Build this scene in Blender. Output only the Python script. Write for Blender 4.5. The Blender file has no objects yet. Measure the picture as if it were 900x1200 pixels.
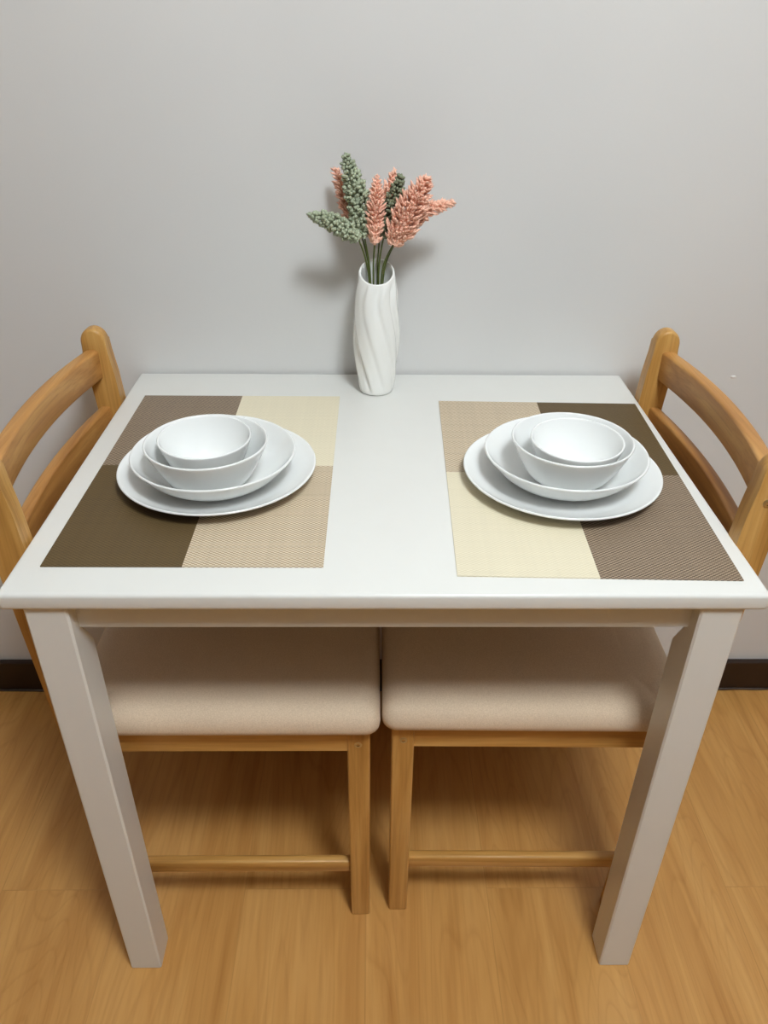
import bpy, bmesh, math, random
from mathutils import Vector, Matrix

C = bpy.context.scene.collection
PI = math.pi
R_ = math.radians

# ------------------------------------------------------------------ materials
def lin(c):
    c = c / 255.0
    return c / 12.92 if c <= 0.04045 else ((c + 0.055) / 1.055) ** 2.4

def rgb(r, g, b):
    return (lin(r), lin(g), lin(b), 1.0)

def new_mat(name, rough=0.5, spec=0.5):
    m = bpy.data.materials.new(name)
    m.use_nodes = True
    nt = m.node_tree
    b = nt.nodes['Principled BSDF']
    b.inputs['Roughness'].default_value = rough
    b.inputs['Specular IOR Level'].default_value = spec
    return m, nt, b

def node(nt, kind, **kw):
    n = nt.nodes.new(kind)
    for k, v in kw.items():
        setattr(n, k, v)
    return n

def ramp(nt, src, stops):
    r = node(nt, 'ShaderNodeValToRGB')
    el = r.color_ramp.elements
    while len(el) < len(stops):
        el.new(0.5)
    for e, (p, c) in zip(el, stops):
        e.position = p
        e.color = c
    nt.links.new(src, r.inputs['Fac'])
    return r.outputs['Color']

def mixc(nt, fac, a, b, mode='MIX'):
    n = node(nt, 'ShaderNodeMix', data_type='RGBA', blend_type=mode)
    for sock, v in ((n.inputs[0], fac), (n.inputs[6], a), (n.inputs[7], b)):
        if isinstance(v, (float, int, tuple)):
            sock.default_value = v
        else:
            nt.links.new(v, sock)
    return n.outputs[2]

def mapping(nt, scale, coord='Object', offset_random=False, loc=(0, 0, 0), rot=(0, 0, 0)):
    tc = node(nt, 'ShaderNodeTexCoord')
    mp = node(nt, 'ShaderNodeMapping')
    mp.inputs['Scale'].default_value = scale
    mp.inputs['Location'].default_value = loc
    mp.inputs['Rotation'].default_value = rot
    src = tc.outputs[coord]
    if offset_random:
        oi = node(nt, 'ShaderNodeObjectInfo')
        mul = node(nt, 'ShaderNodeMath', operation='MULTIPLY')
        mul.inputs[1].default_value = 7.3
        nt.links.new(oi.outputs['Random'], mul.inputs[0])
        ad = node(nt, 'ShaderNodeVectorMath', operation='ADD')
        nt.links.new(src, ad.inputs[0])
        nt.links.new(mul.outputs[0], ad.inputs[1])
        src = ad.outputs[0]
    nt.links.new(src, mp.inputs['Vector'])
    return mp.outputs['Vector']

def noise(nt, vec, scale, detail=3.0, rough=0.55, dist=0.0):
    n = node(nt, 'ShaderNodeTexNoise')
    n.inputs['Scale'].default_value = scale
    n.inputs['Detail'].default_value = detail
    n.inputs['Roughness'].default_value = rough
    n.inputs['Distortion'].default_value = dist
    nt.links.new(vec, n.inputs['Vector'])
    return n.outputs['Fac']

def bump(nt, b, height, strength=0.1, dist=0.001):
    bp = node(nt, 'ShaderNodeBump')
    bp.inputs['Strength'].default_value = strength
    bp.inputs['Distance'].default_value = dist
    nt.links.new(height, bp.inputs['Height'])
    nt.links.new(bp.outputs['Normal'], b.inputs['Normal'])

def plain(name, col, rough=0.5, spec=0.5, coat=0.0, mottled=0.03):
    m, nt, b = new_mat(name, rough, spec)
    v = mapping(nt, (1, 1, 1))
    f = noise(nt, v, 25, 3)
    d = tuple(min(1, c * (1 - mottled)) for c in col[:3]) + (1,)
    e = tuple(min(1, c * (1 + mottled)) for c in col[:3]) + (1,)
    nt.links.new(ramp(nt, f, [(0.3, d), (0.7, e)]), b.inputs['Base Color'])
    if coat:
        b.inputs['Coat Weight'].default_value = coat
        b.inputs['Coat Roughness'].default_value = 0.12
    return m

def wall_mat():
    m, nt, b = new_mat('painted_wall', 0.42, 0.35)
    v = mapping(nt, (1, 1, 1))
    f = noise(nt, v, 1.7, 3)
    nt.links.new(ramp(nt, f, [(0.3, rgb(216, 215, 213)), (0.7, rgb(222, 221, 219))]), b.inputs['Base Color'])
    f2 = noise(nt, v, 160, 3)
    bump(nt, b, f2, 0.06, 0.0015)
    return m

WOOD = {}
def wood(axis, tone=0):
    """honey oak with the grain along one axis of the object"""
    key = (axis, tone)
    if key in WOOD:
        return WOOD[key]
    m, nt, b = new_mat('honey_oak_' + axis, 0.38, 0.45)
    s = {'x': (2.2, 34, 34), 'y': (34, 2.2, 34), 'z': (34, 34, 2.2)}[axis]
    v = mapping(nt, s, offset_random=True)
    f = noise(nt, v, 1.0, 4, 0.6, 0.6)
    if tone == 0:
        stops = [(0.25, rgb(160, 110, 48)), (0.5, rgb(200, 150, 80)), (0.75, rgb(221, 176, 108))]
    else:
        stops = [(0.25, rgb(150, 98, 46)), (0.5, rgb(188, 134, 72)), (0.75, rgb(210, 160, 94))]
    base = ramp(nt, f, stops)
    s2 = tuple(k * 9 if k > 5 else k * 3 for k in s)
    v2 = mapping(nt, s2, offset_random=True)
    f2 = noise(nt, v2, 1.0, 2)
    fine = ramp(nt, f2, [(0.35, (0.72, 0.66, 0.6, 1)), (0.5, (1, 1, 1, 1))])
    nt.links.new(mixc(nt, 0.45, base, fine, 'MULTIPLY'), b.inputs['Base Color'])
    bump(nt, b, f2, 0.08, 0.0006)
    WOOD[key] = m
    return m

def floor_mat():
    m, nt, b = new_mat('oak_laminate', 0.36, 0.4)
    # planks run towards the back wall
    tc = mapping(nt, (1, 1, 1), rot=(0, 0, R_(90)))
    br = node(nt, 'ShaderNodeTexBrick')
    br.offset = 0.5
    br.inputs['Scale'].default_value = 1.0
    br.inputs['Brick Width'].default_value = 0.92
    br.inputs['Row Height'].default_value = 0.2
    br.inputs['Mortar Size'].default_value = 0.0007
    br.inputs['Mortar Smooth'].default_value = 0.3
    br.inputs['Bias'].default_value = 0.0
    br.inputs['Color1'].default_value = (0, 0, 0, 1)
    br.inputs['Color2'].default_value = (1, 1, 1, 1)
    br.inputs['Mortar'].default_value = (0.5, 0.5, 0.5, 1)
    mp = node(nt, 'ShaderNodeMapping')
    mp.inputs['Location'].default_value = (-0.788, 0.024, 0)
    nt.links.new(tc, mp.inputs['Vector'])
    nt.links.new(mp.outputs[0], br.inputs['Vector'])
    # grain: shifted for every plank
    t2 = node(nt, 'ShaderNodeTexCoord')
    sc = node(nt, 'ShaderNodeVectorMath', operation='SCALE')
    sc.inputs['Scale'].default_value = 5.0
    nt.links.new(br.outputs['Color'], sc.inputs[0])
    ad = node(nt, 'ShaderNodeVectorMath', operation='ADD')
    nt.links.new(t2.outputs['Object'], ad.inputs[0])
    nt.links.new(sc.outputs[0], ad.inputs[1])
    m1 = node(nt, 'ShaderNodeMapping')
    m1.inputs['Scale'].default_value = (16, 1.5, 1)
    nt.links.new(ad.outputs[0], m1.inputs['Vector'])
    f = noise(nt, m1.outputs[0], 1.0, 4, 0.6, 1.1)
    base = ramp(nt, f, [(0.28, rgb(188, 132, 68)), (0.5, rgb(206, 152, 85)), (0.72, rgb(217, 165, 98))])
    # cathedral rings
    m3 = node(nt, 'ShaderNodeMapping')
    m3.inputs['Scale'].default_value = (7, 0.8, 1)
    nt.links.new(ad.outputs[0], m3.inputs['Vector'])
    f3 = noise(nt, m3.outputs[0], 1.0, 1.5, 0.5, 0.3)
    mu = node(nt, 'ShaderNodeMath', operation='MULTIPLY')
    mu.inputs[1].default_value = 26.0
    nt.links.new(f3, mu.inputs[0])
    fr = node(nt, 'ShaderNodeMath', operation='FRACT')
    nt.links.new(mu.outputs[0], fr.inputs[0])
    rings = ramp(nt, fr.outputs[0], [(0.0, (0.86, 0.82, 0.76, 1)), (0.18, (1, 1, 1, 1)), (0.9, (1, 1, 1, 1)), (1.0, (0.86, 0.82, 0.76, 1))])
    col = mixc(nt, 0.55, base, rings, 'MULTIPLY')
    m2 = node(nt, 'ShaderNodeMapping')
    m2.inputs['Scale'].default_value = (150, 7, 1)
    nt.links.new(ad.outputs[0], m2.inputs['Vector'])
    f2 = noise(nt, m2.outputs[0], 1.0, 2)
    fine = ramp(nt, f2, [(0.35, (0.8, 0.74, 0.68, 1)), (0.55, (1, 1, 1, 1))])
    col = mixc(nt, 0.35, col, fine, 'MULTIPLY')
    tint = ramp(nt, br.outputs['Color'], [(0, (0.94, 0.94, 0.93, 1)), (1, (1.0, 1.0, 1.0, 1))])
    col = mixc(nt, 1.0, col, tint, 'MULTIPLY')
    seam = mixc(nt, 0.2, col, rgb(120, 80, 42))
    col = mixc(nt, br.outputs['Fac'], col, seam)
    nt.links.new(col, b.inputs['Base Color'])
    bump(nt, b, f2, 0.04, 0.0005)
    return m

def weave(name, a, bcol, mixing=1.0, cell=(0.0032, 0.0021)):
    m, nt, b = new_mat(name, 0.5, 0.3)
    v = mapping(nt, (1 / cell[0], 1 / cell[1], 0.0), loc=(0.13, 0.21, 0.5))
    ck = node(nt, 'ShaderNodeTexChecker')
    ck.inputs['Scale'].default_value = 1.0
    ck.inputs['Color1'].default_value = a
    ck.inputs['Color2'].default_value = bcol
    nt.links.new(v, ck.inputs['Vector'])
    vx = mapping(nt, (1 / cell[0], 3, 1))
    vy = mapping(nt, (3, 1 / cell[1], 1))
    fx = noise(nt, vx, 0.6, 2)
    fy = noise(nt, vy, 0.35, 2)
    sx = ramp(nt, fx, [(0.3, (0.95, 0.95, 0.95, 1)), (0.7, (1.03, 1.03, 1.03, 1))])
    sy = ramp(nt, fy, [(0.3, (0.93, 0.93, 0.93, 1)), (0.7, (1.04, 1.04, 1.04, 1))])
    c = mixc(nt, mixing, ck.outputs['Color'], sx, 'MULTIPLY')
    c = mixc(nt, mixing, c, sy, 'MULTIPLY')
    nt.links.new(c, b.inputs['Base Color'])
    bump(nt, b, ck.outputs['Fac'], 0.25, 0.0004)
    return m

def linen():
    m, nt, b = new_mat('beige_linen', 0.85, 0.15)
    b.inputs['Sheen Weight'].default_value = 0.15
    v = mapping(nt, (1, 1, 1), offset_random=True)
    f = noise(nt, v, 700, 2)
    f1 = noise(nt, v, 9, 3)
    c1 = ramp(nt, f, [(0.3, rgb(213, 189, 161)), (0.7, rgb(232, 210, 184))])
    c2 = ramp(nt, f1, [(0.3, (0.95, 0.95, 0.95, 1)), (0.7, (1, 1, 1, 1))])
    nt.links.new(mixc(nt, 1.0, c1, c2, 'MULTIPLY'), b.inputs['Base Color'])
    bump(nt, b, f, 0.25, 0.0006)
    return m

M_WALL = wall_mat()
M_FRONT = plain('unseen_wall_bounce_grey', rgb(130, 120, 113), 0.6, 0.3)  # unseen side and front walls: invented grey, set for how much light they bounce
M_CEIL = plain('ceiling_paint', rgb(225, 223, 218), 0.8, 0.2, mottled=0.01)
M_FLOOR = floor_mat()
M_BASE = plain('dark_brown_vinyl', rgb(46, 30, 22), 0.4, 0.4, mottled=0.08)
M_SEAL = plain('glossy_sealant', rgb(70, 60, 54), 0.15, 0.6, mottled=0.3)
M_TABLE = plain('white_lacquer', rgb(225, 224, 219), 0.32, 0.45, mottled=0.006)
M_OPAL = plain('white_opal_glass', rgb(240, 241, 239), 0.12, 0.5, mottled=0.004)
for k_, v_ in (('Subsurface Weight', 0.35), ('Subsurface Scale', 0.006)):
    M_OPAL.node_tree.nodes['Principled BSDF'].inputs[k_].default_value = v_
M_OPAL.node_tree.nodes['Principled BSDF'].inputs['Subsurface Radius'].default_value = (1, 1, 1)
M_VASE = plain('white_glazed_ceramic', rgb(246, 246, 242), 0.16, 0.5, mottled=0.006)
M_LINEN = linen()
M_SCREW = plain('dull_brass', rgb(190, 165, 120), 0.35, 0.5, mottled=0.1)
M_SCREW.node_tree.nodes['Principled BSDF'].inputs['Metallic'].default_value = 0.8
M_DARK = plain('screw_socket', rgb(40, 30, 20), 0.6, 0.2)
M_STEM = plain('green_plastic_stem', rgb(86, 98, 44), 0.45, 0.4, mottled=0.25)
M_SAGE = plain('sage_green_foam', rgb(168, 176, 150), 0.6, 0.3, mottled=0.16)
M_SAGE2 = plain('deep_sage_foam', rgb(132, 138, 112), 0.6, 0.3, mottled=0.16)
M_PINK = plain('salmon_pink_foam', rgb(255, 196, 172), 0.6, 0.3, mottled=0.12)
M_CHIP = plain('pale_filler', rgb(236, 234, 230), 0.5, 0.3)
W_CREAM = weave('cream_weave', rgb(230, 221, 196), rgb(221, 210, 182), 0.35)
W_BEIGE = weave('beige_weave', rgb(220, 205, 180), rgb(168, 146, 118))
W_TAUPE = weave('taupe_weave', rgb(164, 145, 124), rgb(96, 79, 62))
W_BROWN = weave('dark_brown_weave', rgb(102, 84, 54), rgb(88, 70, 44))

# ------------------------------------------------------------------ mesh helpers
def link(name, bm, mat, parent=None, smooth=False, angle=40):
    me = bpy.data.meshes.new(name)
    bmesh.ops.recalc_face_normals(bm, faces=bm.faces[:])
    if smooth:
        for f in bm.faces:
            f.smooth = True
        for e in bm.edges:
            if len(e.link_faces) == 2 and e.calc_face_angle(0) > R_(angle):
                e.smooth = False
    bm.to_mesh(me)
    bm.free()
    for m in (mat if isinstance(mat, (list, tuple)) else [mat]):
        me.materials.append(m)
    o = bpy.data.objects.new(name, me)
    C.objects.link(o)
    if parent:
        o.parent = parent
    return o

def tag(o, label, cat, group=None):
    o['label'] = label
    o['category'] = cat
    if group:
        o['group'] = group
    return o

def thing(name, loc, label, cat, group=None, rz=0.0):
    o = bpy.data.objects.new(name, None)
    o.empty_display_size = 0.05
    C.objects.link(o)
    o.location = loc
    o.rotation_euler = (0, 0, rz)
    return tag(o, label, cat, group)

def struct(name, bm, mat):
    o = link(name, bm, mat)
    o['kind'] = 'structure'
    return o

def box(x0, x1, y0, y1, z0, z1, bev=0.0, seg=2, bm=None):
    b = bmesh.new()
    r = bmesh.ops.create_cube(b, size=1.0)
    for v in b.verts:
        v.co = Vector(((x0 + x1) / 2 + v.co.x * (x1 - x0), (y0 + y1) / 2 + v.co.y * (y1 - y0), (z0 + z1) / 2 + v.co.z * (z1 - z0)))
    if bev:
        bmesh.ops.bevel(b, geom=b.edges[:], offset=bev, segments=seg, profile=0.5, affect='EDGES')
    if bm is None:
        return b
    merge(bm, b)
    return bm

def merge(dst, src):
    me = bpy.data.meshes.new('tmp')
    src.to_mesh(me)
    src.free()
    dst.from_mesh(me)
    bpy.data.meshes.remove(me)

def loft(rings, cap=True, close=True):
    """rings: equal-length lists of points, joined in order"""
    b = bmesh.new()
    vr = [[b.verts.new(p) for p in ring] for ring in rings]
    n = len(rings[0])
    for a, c in zip(vr[:-1], vr[1:]):
        for i in range(n if close else n - 1):
            j = (i + 1) % n
            b.faces.new((a[i], a[j], c[j], c[i]))
    if cap:
        b.faces.new(vr[0][::-1])
        b.faces.new(vr[-1])
    return b

def lathe(profile, n=64, fn=None):
    """closed surface of revolution; first and last radii are 0"""
    b = bmesh.new()
    rows = []
    for k, (r, z) in enumerate(profile):
        if r < 1e-6:
            rows.append([b.verts.new((0, 0, z))])
        else:
            row = []
            for i in range(n):
                a = 2 * PI * i / n
                rr, zz = (r, z) if fn is None else fn(k, r, z, a)
                row.append(b.verts.new((rr * math.cos(a), rr * math.sin(a), zz)))
            rows.append(row)
    for a, c in zip(rows[:-1], rows[1:]):
        if len(a) == 1 and len(c) == 1:
            continue
        for i in range(n):
            j = (i + 1) % n
            if len(a) == 1:
                b.faces.new((a[0], c[j], c[i]))
            elif len(c) == 1:
                b.faces.new((a[i], a[j], c[0]))
            else:
                b.faces.new((a[i], a[j], c[j], c[i]))
    return b

def spline(pts, n):
    """Catmull-Rom through 2-D/3-D points"""
    P = [Vector(p) for p in pts]
    P = [2 * P[0] - P[1]] + P + [2 * P[-1] - P[-2]]
    out = []
    for i in range(1, len(P) - 2):
        for k in range(n):
            t = k / n
            a, b, c, d = P[i - 1], P[i], P[i + 1], P[i + 2]
            out.append(0.5 * ((2 * b) + (c - a) * t + (2 * a - 5 * b + 4 * c - d) * t * t + (3 * b - a - 3 * c + d) * t ** 3))
    out.append(P[-2])
    return out

def tube(pts, rad, n=8):
    rings = []
    for i, p in enumerate(pts):
        a = pts[max(i - 1, 0)]
        c = pts[min(i + 1, len(pts) - 1)]
        d = (Vector(c) - Vector(a)).normalized()
        s = d.cross(Vector((0, 1, 0.1))).normalized()
        t = d.cross(s)
        r = rad(i / (len(pts) - 1)) if callable(rad) else rad
        rings.append([Vector(p) + r * (math.cos(2 * PI * k / n) * s + math.sin(2 * PI * k / n) * t) for k in range(n)])
    return loft(rings)

# ------------------------------------------------------------------ the room
WY = 0.600      # face of the back wall
RX, RY, RH = 2.9, -3.8, 2.75
struct('floor', box(-RX - .1, RX + .1, RY - .1, WY + .1, -0.05, 0.0), M_FLOOR)
struct('ceiling', box(-RX - .1, RX + .1, RY - .1, WY + .1, RH, RH + 0.05), M_CEIL)
wb = box(-RX - .1, RX + .1, WY, WY + .1, 0, RH)
struct('wall_back', wb, M_WALL)
struct('wall_left', box(-RX - .1, -RX, RY, WY, 0, RH), M_FRONT)
struct('wall_right', box(RX, RX + .1, RY, WY, 0, RH), M_FRONT)
struct('wall_front', box(-RX, RX, RY - .1, RY, 0, RH), M_FRONT)
struct('baseboard_back', box(-RX, RX, WY - 0.013, WY, 0.0, 0.078, 0.002, 1), M_BASE)
# wavy bead of sealant along the foot of the baseboard
random.seed(3)
pts = []
x = -RX
while x <= RX:
    pts.append((x, WY - 0.0145 + random.uniform(-0.0012, 0.0008), 0.0022 + random.uniform(-0.0006, 0.0012)))
    x += random.uniform(0.018, 0.05)
def bead(p):
    out = []
    for q in p:
        r = 0.0026 + random.uniform(-0.0006, 0.0008)
        out.append([(q[0], q[1] + r * math.cos(a), q[2] + r * math.sin(a)) for a in [2 * PI * k / 8 for k in range(8)]])
    return loft(out)
o = link('trim_1', bead(pts), M_SEAL, smooth=True)
o['kind'] = 'structure'
# small dab of filler on the wall by the right chair
b = bmesh.new()
bmesh.ops.create_icosphere(b, subdivisions=2, radius=1.0)
for v in b.verts:
    v.co = Vector((v.co.x * 0.0045 + 0.002 * v.co.z, v.co.y * 0.0012, v.co.z * 0.0024 - 0.0012 * v.co.x))
o = link('trim_2', b, M_CHIP, smooth=True)
o.location = (0.595, WY, 0.715)
o['kind'] = 'structure'

# ------------------------------------------------------------------ the table
TW, TD, TH, TT = 0.8006, 0.595, 0.72, 0.0205
table = thing('dining_table', (0, TD / 2, 0), 'white lacquered rectangular two-seat dining table pushed against the wall', 'table')
hy = TD / 2
hx = TW / 2
link('tabletop', box(-hx, hx, -hy, hy, TH - TT, TH, 0.0045, 4), M_TABLE, table, True, 60)
LW = 0.0458
lx, ly = hx - 0.0217, hy - 0.0048
ZT = TH - TT
for sx in (-1, 1):
    for sy in (-1, 1):
        rings = []
        for z, cf in ((0.0, 0.0006), (0.002, 0.0006), (0.598, 0.0006), (0.617, 0.0006), (0.621, 0.002), (0.6245, 0.0045), (0.629, 0.0066), (0.634, 0.009), (0.642, 0.015), (0.65, 0.02), (ZT, 0.02)):
            ins = 0.0012 if z == 0 else 0.0
            ch = 0.0022
            w0, w1 = 0 + ins, LW - ins
            ring = [(w0 + ch, w0), (w1 - ch, w0), (w1, w0 + ch), (w1, w1 - cf), (w1 - cf, w1), (w0 + ch, w1), (w0, w1 - ch), (w0, w0 + ch)]
            rings.append([(sx * (lx - u), sy * (ly - v), z) for u, v in ring])
        link('leg', loft(rings), M_TABLE, table, True, 30)
az0 = 0.6575
ain = 0.018
for sy in (-1, 1):
    y0, y1 = sorted((sy * (ly - ain), sy * (ly - ain - 0.016)))
    link('apron', box(-lx + LW - 0.012, lx - LW + 0.012, y0, y1, az0, ZT, 0.0012, 1), M_TABLE, table)
for sx in (-1, 1):
    x0, x1 = sorted((sx * (lx - 0.006), sx * (lx - 0.022)))
    link('apron', box(x0, x1, -ly + LW - 0.012, ly - LW + 0.012, az0, ZT, 0.0012, 1), M_TABLE, table)

# ------------------------------------------------------------------ the chairs
# local frame: seat faces +x, base centre at the origin; the back is at -x
XC = 0.22
def make_chair():
    t = thing('dining_chair', (-XC, 0.297, 0), '', 'chair', 'pair of dining chairs')
    hw = 0.21
    # cushion: domed, rounded pad
    x0, x1, yw, z0 = -0.195, 0.2165, 0.223, 0.4258
    rings = []
    prof = [(0.014, 0.0), (0.004, 0.0015), (0.001, 0.005), (0.0, 0.014), (0.002, 0.026), (0.0075, 0.0355), (0.017, 0.0425), (0.030, 0.0455)]
    N = 9
    for ins, dz in prof:
        ax0, ax1, ay = x0 + ins, x1 - ins, yw - ins
        rc = max(0.020 - ins * 0.2, 0.006)
        r2 = 0.010
        nx, ny = -0.1535 + min(ins, 0.03), 0.1855 - min(ins, 0.05)   # cut round the back posts
        def arc(cx, cy, rad, a0, a1):
            return [(cx + rad * math.cos(R_(a0 + (a1 - a0) * k / (N - 1))), cy + rad * math.sin(R_(a0 + (a1 - a0) * k / (N - 1)))) for k in range(N)]
        half = arc(ax1 - rc, ay - rc, rc, 0, 90) + arc(nx + r2, ay - r2, r2, 90, 180) + arc(nx - 0.004, ny + 0.004, 0.004, 0, -90) + arc(ax0 + r2, ny - r2, r2, 90, 180)
        ring = [(px, py, z0 + dz * 0.9) for px, py in half] + [(px, -py, z0 + dz * 0.9) for px, py in half[::-1]]
        rings.append(ring)
    link('seat_cushion', loft(rings), M_LINEN, t, True, 60)
    # front legs
    for sy in (-1, 1):
        fr = []
        for z, k in ((0.0, 0.0015), (0.0015, 0.0005), (0.2, 0.0), (0.4275, -0.0003)):
            c = 0.002
            u0, u1 = 0.1725 + k, 0.2025 - k
            v0, v1 = sy * (hw - k), sy * (hw - 0.030 + k)
            s = sy * c
            fr.append([(u0 + c, v0, z), (u1 - c, v0, z), (u1, v0 - s, z), (u1, v1 + s, z), (u1 - c, v1, z), (u0 + c, v1, z), (u0, v1 + s, z), (u0, v0 - s, z)])
        lg = link('leg', loft(fr), wood('z'), t, True, 30)
        for px, pz in ((0.187, 0.398),):
            screw(px, sy * hw, pz, sy, lg)
    # back posts, raked above the seat and rounded at the top
    inner = [(0.0, -0.145), (0.20, -0.155), (0.40, -0.1655), (0.55, -0.1735), (0.66, -0.179), (0.72, -0.1828), (0.76, -0.1855), (0.795, -0.190)]
    outer = [(0.795, -0.2275), (0.72, -0.2215), (0.55, -0.2120), (0.40, -0.2040), (0.20, -0.1935), (0.0, -0.183)]
    top = []
    cx, rz, zc = -0.2095, 0.0185, 0.811
    for k in range(0, 13):
        a = R_(6 + 168 * k / 12)
        top.append((zc + rz * math.sin(a) * 1.15, cx + rz * math.cos(a)))
    prof = [(z, x) for z, x in inner] + top + outer
    for sy in (-1, 1):
        b = bmesh.new()
        ya, yb = sy * hw, sy * (hw - 0.0235)
        va = [b.verts.new((x, ya, z)) for z, x in prof]
        vb = [b.verts.new((x, yb, z)) for z, x in prof]
        n = len(prof)
        fa = b.faces.new(va)
        fb = b.faces.new(vb[::-1])
        for i in range(n):
            j = (i + 1) % n
            b.faces.new((va[j], va[i], vb[i], vb[j]))
        ed = [e for e in b.edges if (fa in e.link_faces or fb in e.link_faces)]
        bmesh.ops.bevel(b, geom=ed, offset=0.0045, segments=3, profile=0.5, affect='EDGES')
        bmesh.ops.triangulate(b, faces=[f for f in b.faces if len(f.verts) > 4])
        p = link('back_post', b, wood('z'), t, True, 50)
        screw(-0.2035, sy * hw, 0.776, sy, p)
    # seat rails
    for sy in (-1, 1):
        y0, y1 = sorted((sy * (hw - 0.002), sy * (hw - 0.022)))
        link('seat_rail', box(-0.172, 0.1735, y0, y1, 0.3825, 0.4275, 0.0015, 1), wood('x'), t)
        y0, y1 = sorted((sy * (hw - 0.0075), sy * (hw - 0.0215)))
        s = box(-0.155, 0.1735, y0, y1, 0.1035, 0.1285, 0.003, 2)
        link('stretcher', s, wood('x'), t, True, 50)
    link('seat_rail', box(0.178, 0.198, -hw + 0.029, hw - 0.029, 0.3825, 0.4275, 0.0015, 1), wood('y'), t)
    link('seat_rail', box(-0.192, -0.172, -hw + 0.0225, hw - 0.0225, 0.3825, 0.4275, 0.0015, 1), wood('y'), t)
    # curved back slats
    for za, zb, xe, sag, th in ((0.7545, 0.8005, -0.203, 0.021, 0.0195), (0.658, 0.7095, -0.2005, 0.0165, 0.0165)):
        rings = []
        ye = hw - 0.020
        for k in range(25):
            y = -ye + 2 * ye * k / 24
            bow = sag * (1 - (y / ye) ** 2)
            xi = xe - bow
            xo = xi - th
            rr = 0.0045
            ring = []
            for cx_, cz_, a0 in ((xi - rr, zb - rr, 0), (xo + rr, zb - rr, 90), (xo + rr, za + rr, 180), (xi - rr, za + rr, 270)):
                for q in range(4):
                    a = R_(a0 + 30 * q)
                    ring.append((cx_ + rr * math.cos(a), y, cz_ + rr * math.sin(a)))
            rings.append(ring)
        link('back_slat', loft(rings), wood('y', 1), t, True, 50)
    return t

def screw(x, y, z, sy, parent):
    """a countersunk screw with a hex socket, on the side face of a post or leg"""
    b = bmesh.new()
    n = 20
    def ring(r, d, k=n):
        return [b.verts.new((x + r * math.cos(2 * PI * (i * n // k) / n), y + sy * d, z + r * math.sin(2 * PI * (i * n // k) / n))) for i in range(n)]
    rs = [ring(0.0054, -0.001), ring(0.0054, 0.0006), ring(0.0046, 0.0011), ring(0.0022, 0.0011), ring(0.0020, -0.0008)]
    for q, (a, c) in enumerate(zip(rs[:-1], rs[1:])):
        for i in range(n):
            j = (i + 1) % n
            f = b.faces.new((a[i], a[j], c[j], c[i]))
            f.material_index = 1 if q == 3 else 0
    f = b.faces.new(rs[-1])
    f.material_index = 1
    s = link('screw', b, [M_SCREW, M_DARK], parent, True, 40)
    s['label'] = 'dull metal screw head'
    return s

def kids(o):
    return [c for c in bpy.data.objects if c.parent == o]

def copy_tree(o, parent=None):
    ch = kids(o)
    c = o.copy()
    C.objects.link(c)
    if parent:
        c.parent = parent
    for k in ch:
        copy_tree(k, c)
    return c

chair_l = make_chair()
chair_r = copy_tree(chair_l)
chair_r.location = (XC - 0.003, 0.303, 0)
chair_r.rotation_euler = (0, 0, PI + R_(-0.6))
chair_l['label'] = "honey oak dining chair with beige padded seat, tucked under the table's left end"
chair_r['label'] = "honey oak dining chair with beige padded seat, tucked under the table's right end"

# ------------------------------------------------------------------ placemats
MT = 0.0014
def mat(cx, cy, rz, quads, label):
    """quads: materials back-left, back-right, front-left, front-right"""
    w, d = 0.3035, 0.4505
    b = bmesh.new()
    xs, ys = (-w / 2, 0, w / 2), (-d / 2, 0, d / 2)
    top = [[b.verts.new((x, y, MT)) for x in xs] for y in ys]
    bot = [[b.verts.new((x, y, 0)) for x in xs] for y in ys]
    idx = {(0, 1): 0, (1, 1): 1, (0, 0): 2, (1, 0): 3}
    for i in range(2):
        for j in range(2):
            for lay in (top, bot):
                f = b.faces.new((lay[j][i], lay[j][i + 1], lay[j + 1][i + 1], lay[j + 1][i]))
                f.material_index = idx[(i, j)]
    rim = [((0, 0), (0, 1), 2), ((0, 1), (0, 2), 3), ((0, 2), (1, 2), 3), ((1, 2), (2, 2), 1), ((2, 2), (2, 1), 1), ((2, 1), (2, 0), 0), ((2, 0), (1, 0), 0), ((1, 0), (0, 0), 2)]
    for (a, c, k) in rim:
        f = b.faces.new((bot[a[0]][a[1]], bot[c[0]][c[1]], top[c[0]][c[1]], top[a[0]][a[1]]))
        f.material_index = k
    o = link('placemat', b, quads)
    o.location = (cx, cy, TH)
    o.rotation_euler = (0, 0, rz)
    return tag(o, label, 'placemat', 'woven placemats')
mat(-0.2183, 0.2735, R_(-0.15), [W_TAUPE, W_CREAM, W_BROWN, W_BEIGE], 'left woven placemat, dark brown at front left and cream at back right')
mat(0.2335, 0.2535, R_(-1.5), [W_BEIGE, W_BROWN, W_CREAM, W_TAUPE], 'right woven placemat, cream at front left and dark brown at back right')

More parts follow.
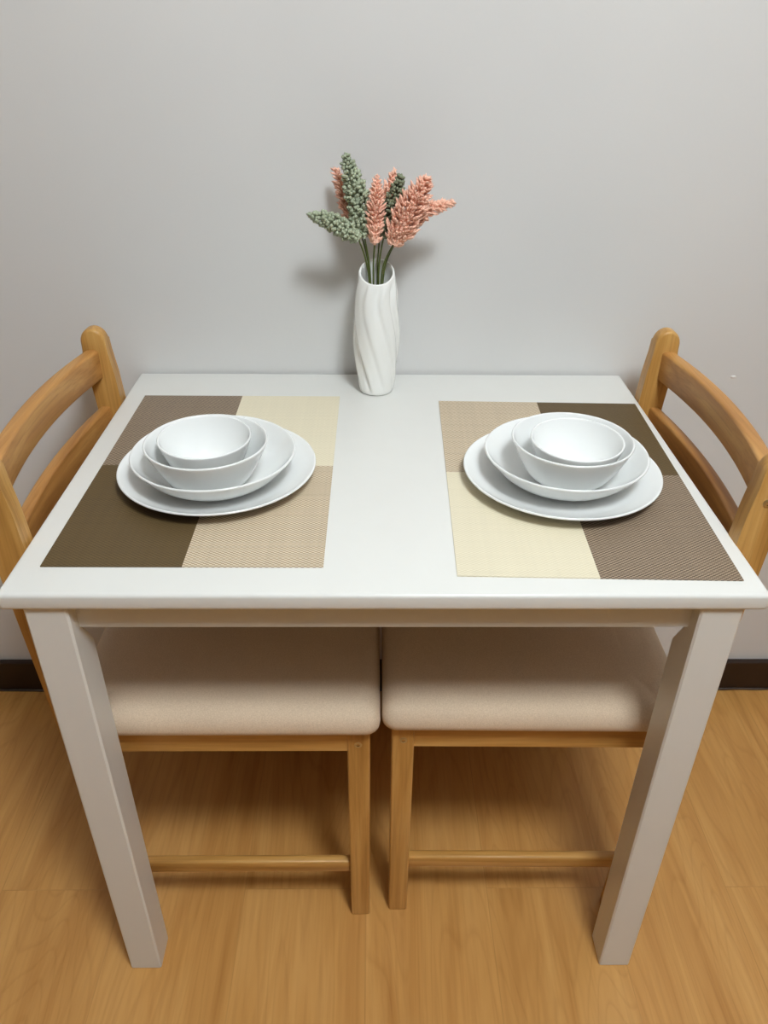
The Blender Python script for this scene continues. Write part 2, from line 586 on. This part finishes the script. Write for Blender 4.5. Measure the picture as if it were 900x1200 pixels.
# ------------------------------------------------------------------ dishes
def dish(profile_in, foot, t):
    """profile_in: inner surface (r,z) from the centre to the rim, closed by an outer surface t below"""
    inn = spline([(r, z, 0) for r, z in profile_in], 6)
    inn = [(max(p.x, 0), p.y) for p in inn]
    inn[0] = (0.0, inn[0][1])
    out = []
    for i in range(len(inn) - 1, 0, -1):
        a, c = inn[max(i - 1, 0)], inn[min(i + 1, len(inn) - 1)]
        dx, dz = c[0] - a[0], c[1] - a[1]
        L = math.hypot(dx, dz)
        nx, nz = dz / L, -dx / L
        out.append((inn[i][0] + nx * t, max(inn[i][1] + nz * t, 0.0009)))
    rimi, rimo = Vector(inn[-1]), Vector(out[0])
    c = (rimi + rimo) / 2
    u = (rimi - rimo) / 2
    v = Vector((-u.y, u.x)) if Vector((-u.y, u.x)).y > 0 else Vector((u.y, -u.x))
    lip = [tuple(c + u * math.cos(R_(a)) + v * math.sin(R_(a))) for a in (30, 60, 90, 120, 150)]
    # small foot ring
    pr = inn + lip
    done = False
    for r, z in out:
        if not done and r < foot + 0.003:
            pr += [(foot + 0.0018, max(z, 0.0012)), (foot + 0.0012, 0.0), (foot - 0.0012, 0.0), (foot - 0.0022, 0.0009)]
            done = True
        if done:
            if r < foot - 0.004:
                pr.append((r, 0.0009))
        else:
            pr.append((r, z))
    pr.append((0.0, 0.0009))
    return lathe(pr, 96)

dinner = dish([(0, .0040), (.05, .0041), (.080, .0043), (.092, .0060), (.103, .0095), (.1135, .0140), (.1225, .0190)], 0.076, 0.0028)
soup = dish([(0, .0040), (.035, .0041), (.056, .0046), (.069, .0090), (.081, .0178), (.0905, .0280), (.0992, .0385)], 0.056, 0.0030)
bowl = dish([(0, .0040), (.024, .0041), (.0385, .0052), (.0495, .0135), (.0585, .0280), (.0655, .0425), (.0718, .0565)], 0.034, 0.0028)
small = dish([(0, .0040), (.012, .0041), (.022, .0052), (.0345, .0135), (.0435, .0285), (.0495, .0430), (.0540, .0560)], 0.018, 0.0026)
KINDS = []
for bm_, nm in ((dinner, 'dinner_plate'), (soup, 'soup_plate'), (bowl, 'serving_bowl'), (small, 'small_bowl')):
    KINDS.append(link(nm, bm_, M_OPAL, None, True, 70))
Z0 = TH + MT + 0.0001
ZS = [Z0, Z0 + 0.0046, Z0 + 0.0090, Z0 + 0.0133]
left = [(-0.2116, 0.2462), (-0.2127, 0.2350), (-0.2164, 0.2165), (-0.2181, 0.2205)]
right = [(0.2264, 0.2380), (0.2287, 0.2371), (0.2317, 0.2260), (0.2345, 0.2165)]
words = [('large flat white dinner plate lying on the %s placemat under three nested dishes', 'plate', 'dinner plates'),
         ('wide shallow white soup plate in the %s stack, on the flat dinner plate', 'plate', 'soup plates'),
         ('medium white bowl in the %s stack, between soup plate and small bowl', 'bowl', 'medium bowls'),
         ('smallest white bowl, topmost of the %s stack of dishes', 'bowl', 'small bowls')]
for side, spots in (('left', left), ('right', right)):
    for k, (x, y) in enumerate(spots):
        o = KINDS[k]
        if side == 'right':
            o = o.copy()
            C.objects.link(o)
        o.location = (x, y, ZS[k])
        if k == 3:
            o.rotation_euler = (R_(1.5), 0, 0)
            o.location.z += 0.0006
        tag(o, words[k][0] % side, words[k][1], words[k][2])

# ------------------------------------------------------------------ the vase
VX, VY = -0.009, 0.527
VH = 0.186
def vase_mesh():
    prof_o = spline([(0.0, 0.0, 0), (0.020, 0.0, 0), (0.0262, 0.003, 0), (0.0292, 0.016, 0), (0.0322, 0.040, 0), (0.0348, 0.070, 0), (0.0356, 0.092, 0), (0.0350, 0.118, 0), (0.0332, 0.142, 0), (0.0312, 0.162, 0), (0.0286, 0.177, 0), (0.0264, VH, 0)], 6)
    outer = [(max(p.x, 0), max(p.y, 0)) for p in prof_o]
    outer[0] = (0.0, 0.0)
    rim = [(0.0256, VH + 0.0013), (0.0246, VH + 0.0015), (0.0236, VH + 0.0010), (0.0230, VH)]
    inner = [(0.0240, VH - 0.008), (0.0265, VH - 0.025), (0.0285, VH - 0.05), (0.030, 0.09), (0.027, 0.03), (0.022, 0.008), (0.0, 0.006)]
    pr = outer + rim + inner
    no = len(outer)
    def fn(k, r, z, a):
        zz = z
        h = z / VH
        # the mouth is cut on a slant: low at the front, high at the back
        w = max(0, (h - 0.72) / 0.28) ** 1.6
        zz += w * 0.012 * math.sin(a)
        if k < no and 0.02 < h < 1.02:
            env = min(1, h / 0.12) * min(1, max(0, (1.0 - h) / 0.10))
            tw = math.sqrt((1.7 * (h - 0.80)) ** 2 + 0.02)
            ph = 8 * (a - tw)
            s = 0.5 + 0.5 * math.sin(ph + 0.7 * math.sin(ph))
            env *= 0.65 + 0.35 * math.sin(2 * a + 4 * h)
            r = r - 0.0050 * env * (1 - s) ** 1.3 + 0.0005 * env
        return r, zz
    return lathe(pr, 180, fn)
vase = link('flower_vase', vase_mesh(), M_VASE, None, True, 70)
vase.location = (VX, VY, TH)
tag(vase, 'tall white ceramic vase with swirling ridges standing against the wall', 'vase')

# ------------------------------------------------------------------ artificial flower sprigs
def orient(d):
    return Vector((0, 0, 1)).rotation_difference(d).to_matrix()

def head_mesh(path, rmax, style, seed):
    rnd = random.Random(seed)
    b = bmesh.new()
    proto = bmesh.new()
    bmesh.ops.create_icosphere(proto, subdivisions=1, radius=1.0)
    pv = [v.co.copy() for v in proto.verts]
    pf = [[v.index for v in f.verts] for f in proto.faces]
    proto.free()
    pts = spline(path, 10)
    L = sum((pts[i + 1] - pts[i]).length for i in range(len(pts) - 1))
    def at(t):
        f = t * (len(pts) - 1)
        i = min(int(f), len(pts) - 2)
        p = pts[i].lerp(pts[i + 1], f - i)
        return p, (pts[i + 1] - pts[i]).normalized()
    def blob(c, axis, ra, rl):
        m = orient(axis)
        vs = [b.verts.new(c + m @ Vector((v.x * ra, v.y * ra, v.z * rl))) for v in pv]
        for f in pf:
            b.faces.new([vs[i] for i in f])
    step = 0.0044 if style == 'bead' else 0.0048
    rows = int(L / step)
    for i in range(rows + 1):
        t = i / rows
        p, d = at(t)
        env = min(1, 0.62 + 1.6 * t) * (1 - 0.62 * max(0, (t - 0.4) / 0.6) ** 2.0) * (1 + 0.10 * math.sin(i * 2.1))
        rr = rmax * env
        s = d.cross(Vector((0.3, 1, 0.2))).normalized()
        u = d.cross(s)
        n = max(4, int(2 * PI * rr / (0.0062 if style == 'bead' else 0.0056)))
        for k in range(n):
            a = 2 * PI * (k + 0.5 * (i % 2)) / n + rnd.uniform(-0.25, 0.25)
            out = math.cos(a) * s + math.sin(a) * u
            r1 = rr * rnd.uniform(0.82, 1.08)
            if style == 'bead':
                blob(p + out * (r1 - 0.003) + d * rnd.uniform(-.0012, .0012), (out + 0.5 * d).normalized(), rnd.uniform(.0025, .0032), rnd.uniform(.0029, .0037))
            else:
                ax = (out * rnd.uniform(0.7, 1.2) + d * 0.9).normalized()
                blob(p + out * (r1 - 0.0045) + d * rnd.uniform(-.0015, .0025), ax, rnd.uniform(.0015, .0022), rnd.uniform(.0045, .0072))
    p, d = at(1.0)
    blob(p + d * 0.001, d, .0024, .0045)
    # core that carries the florets
    merge(b, tube([at(k / 8)[0] for k in range(9)], lambda t: max(0.0012, rmax * 0.5 * (1 - 0.8 * t)), 8))
    return b

def sprig(foot, mouth, base, mid, tip, rmax, style, mat_, label, seed, group):
    base_pt = Vector((VX + foot[0], VY + foot[1], TH + 0.008))
    t = thing('flower_sprig', base_pt, label, 'flower', group)
    def L(p):
        return Vector(p) - base_pt
    mo = Vector((VX + mouth[0], VY + mouth[1], TH + VH + 0.002))
    bs, md, tp = Vector(base), Vector(mid), Vector(tip)
    pts = spline([L(base_pt), L(base_pt.lerp(mo, 0.55)), L(mo), L(bs), L(bs.lerp(md, 0.4))], 6)
    st = link('stem', tube(pts, 0.0012, 8), M_STEM, t, True)
    st['label'] = 'thin green stem'
    link('flower_head', head_mesh([L(bs), L(md), L(tp)], rmax, style, seed), mat_, t, True, 80)
    return t

GG, PG = 'sage green flower sprigs', 'pink flower sprigs'
sprig((-.004, -.004), (-.0125, -.004), (-.036, .516, .957), (-.068, .508, .979), (-.102, .500, .9915), .0145, 'bead', M_SAGE,
      'sage green beaded flower sprig leaning lowest to the left in the vase', 1, GG)
sprig((-.002, .002), (-.010, .001), (-.027, .530, .957), (-.037, .532, 1.008), (-.052, .535, 1.062), .0185, 'bead', M_SAGE,
      'tallest sage green beaded flower sprig, upright at the left of the bunch', 2, GG)
sprig((.004, .002), (.003, .001), (.001, .536, .955), (.012, .535, .995), (.024, .532, 1.036), .0155, 'bead', M_SAGE2,
      'dark sage green flower sprig between the pink ones, right of the bunch centre', 3, GG)
sprig((-.003, .006), (-.011, .008), (-.032, .552, .955), (-.050, .560, .995), (-.068, .566, 1.038), .0155, 'petal', M_PINK,
      'pink flower sprig mostly hidden behind the tallest green one on the left', 4, PG)
sprig((.000, -.004), (-.005, -.003), (-.012, .520, .951), (-.011, .519, .995), (-.009, .518, 1.037), .0145, 'petal', M_PINK,
      'upright pink flower sprig in the middle front of the bunch', 5, PG)
sprig((.002, .007), (.001, .009), (-.004, .556, .955), (.004, .560, 1.000), (.015, .562, 1.038), .013, 'petal', M_PINK,
      'pink flower sprig rising behind the middle, its tip above the dark green sprig', 6, PG)
sprig((.005, -.003), (.008, -.003), (.016, .514, .952), (.037, .507, .997), (.058, .503, 1.038), .0235, 'petal', M_PINK,
      'fullest pink flower sprig, thick head leaning right and upward', 7, PG)
sprig((.006, .003), (.011, .003), (.022, .532, .955), (.054, .527, .990), (.096, .523, 1.004), .0140, 'petal', M_PINK,
      'pink flower sprig leaning farthest right with a pointed tip', 8, PG)

# ------------------------------------------------------------------ light
def area(name, loc, size, power, color, rot=(0, 0, 0), sy=None):
    l = bpy.data.lights.new(name, 'AREA')
    l.shape = 'RECTANGLE' if sy else 'SQUARE'
    l.size = size
    if sy:
        l.size_y = sy
    l.energy = power
    l.color = color
    o = bpy.data.objects.new(name, l)
    C.objects.link(o)
    o.location = loc
    o.rotation_euler = rot
    return o
lamp = bpy.data.lights.new('ceiling_lamp', 'POINT')
lamp.energy = 106
lamp.shadow_soft_size = 0.2
lamp.color = (0.865, 0.945, 1.0)
lo = bpy.data.objects.new('ceiling_lamp', lamp)
C.objects.link(lo)
lo.location = (0.42, -0.88, RH - 0.24)

w = bpy.data.worlds.new('World')
bpy.context.scene.world = w
w.use_nodes = True
w.node_tree.nodes['Background'].inputs[0].default_value = (0.9, 0.95, 1, 1)
w.node_tree.nodes['Background'].inputs[1].default_value = 0.1

# ------------------------------------------------------------------ camera
CAM = (-0.0138, -0.6337, 1.2199)
pitch, yaw, roll, fpx = 0.5614, 0.0167, 0.0108, 916.1
f = Vector((math.sin(yaw) * math.cos(pitch), math.cos(yaw) * math.cos(pitch), -math.sin(pitch)))
r = Vector((math.cos(yaw), -math.sin(yaw), 0))
u = r.cross(f)
r2 = r * math.cos(roll) + u * math.sin(roll)
u2 = -r * math.sin(roll) + u * math.cos(roll)
cam = bpy.data.cameras.new('camera')
cam.sensor_fit = 'AUTO'
cam.sensor_width = 36.0
cam.lens = fpx / 1200 * 36.0
cam.clip_start = 0.02
co = bpy.data.objects.new('camera', cam)
C.objects.link(co)
M = Matrix((r2, u2, -f)).transposed().to_4x4()
M.translation = Vector(CAM)
co.matrix_world = M
sc = bpy.context.scene
sc.camera = co
sc.view_settings.view_transform = 'Standard'
sc.view_settings.look = 'None'
sc.view_settings.gamma = 1.0
sc.view_settings.use_curve_mapping = False
sc.view_settings.exposure = 0.0
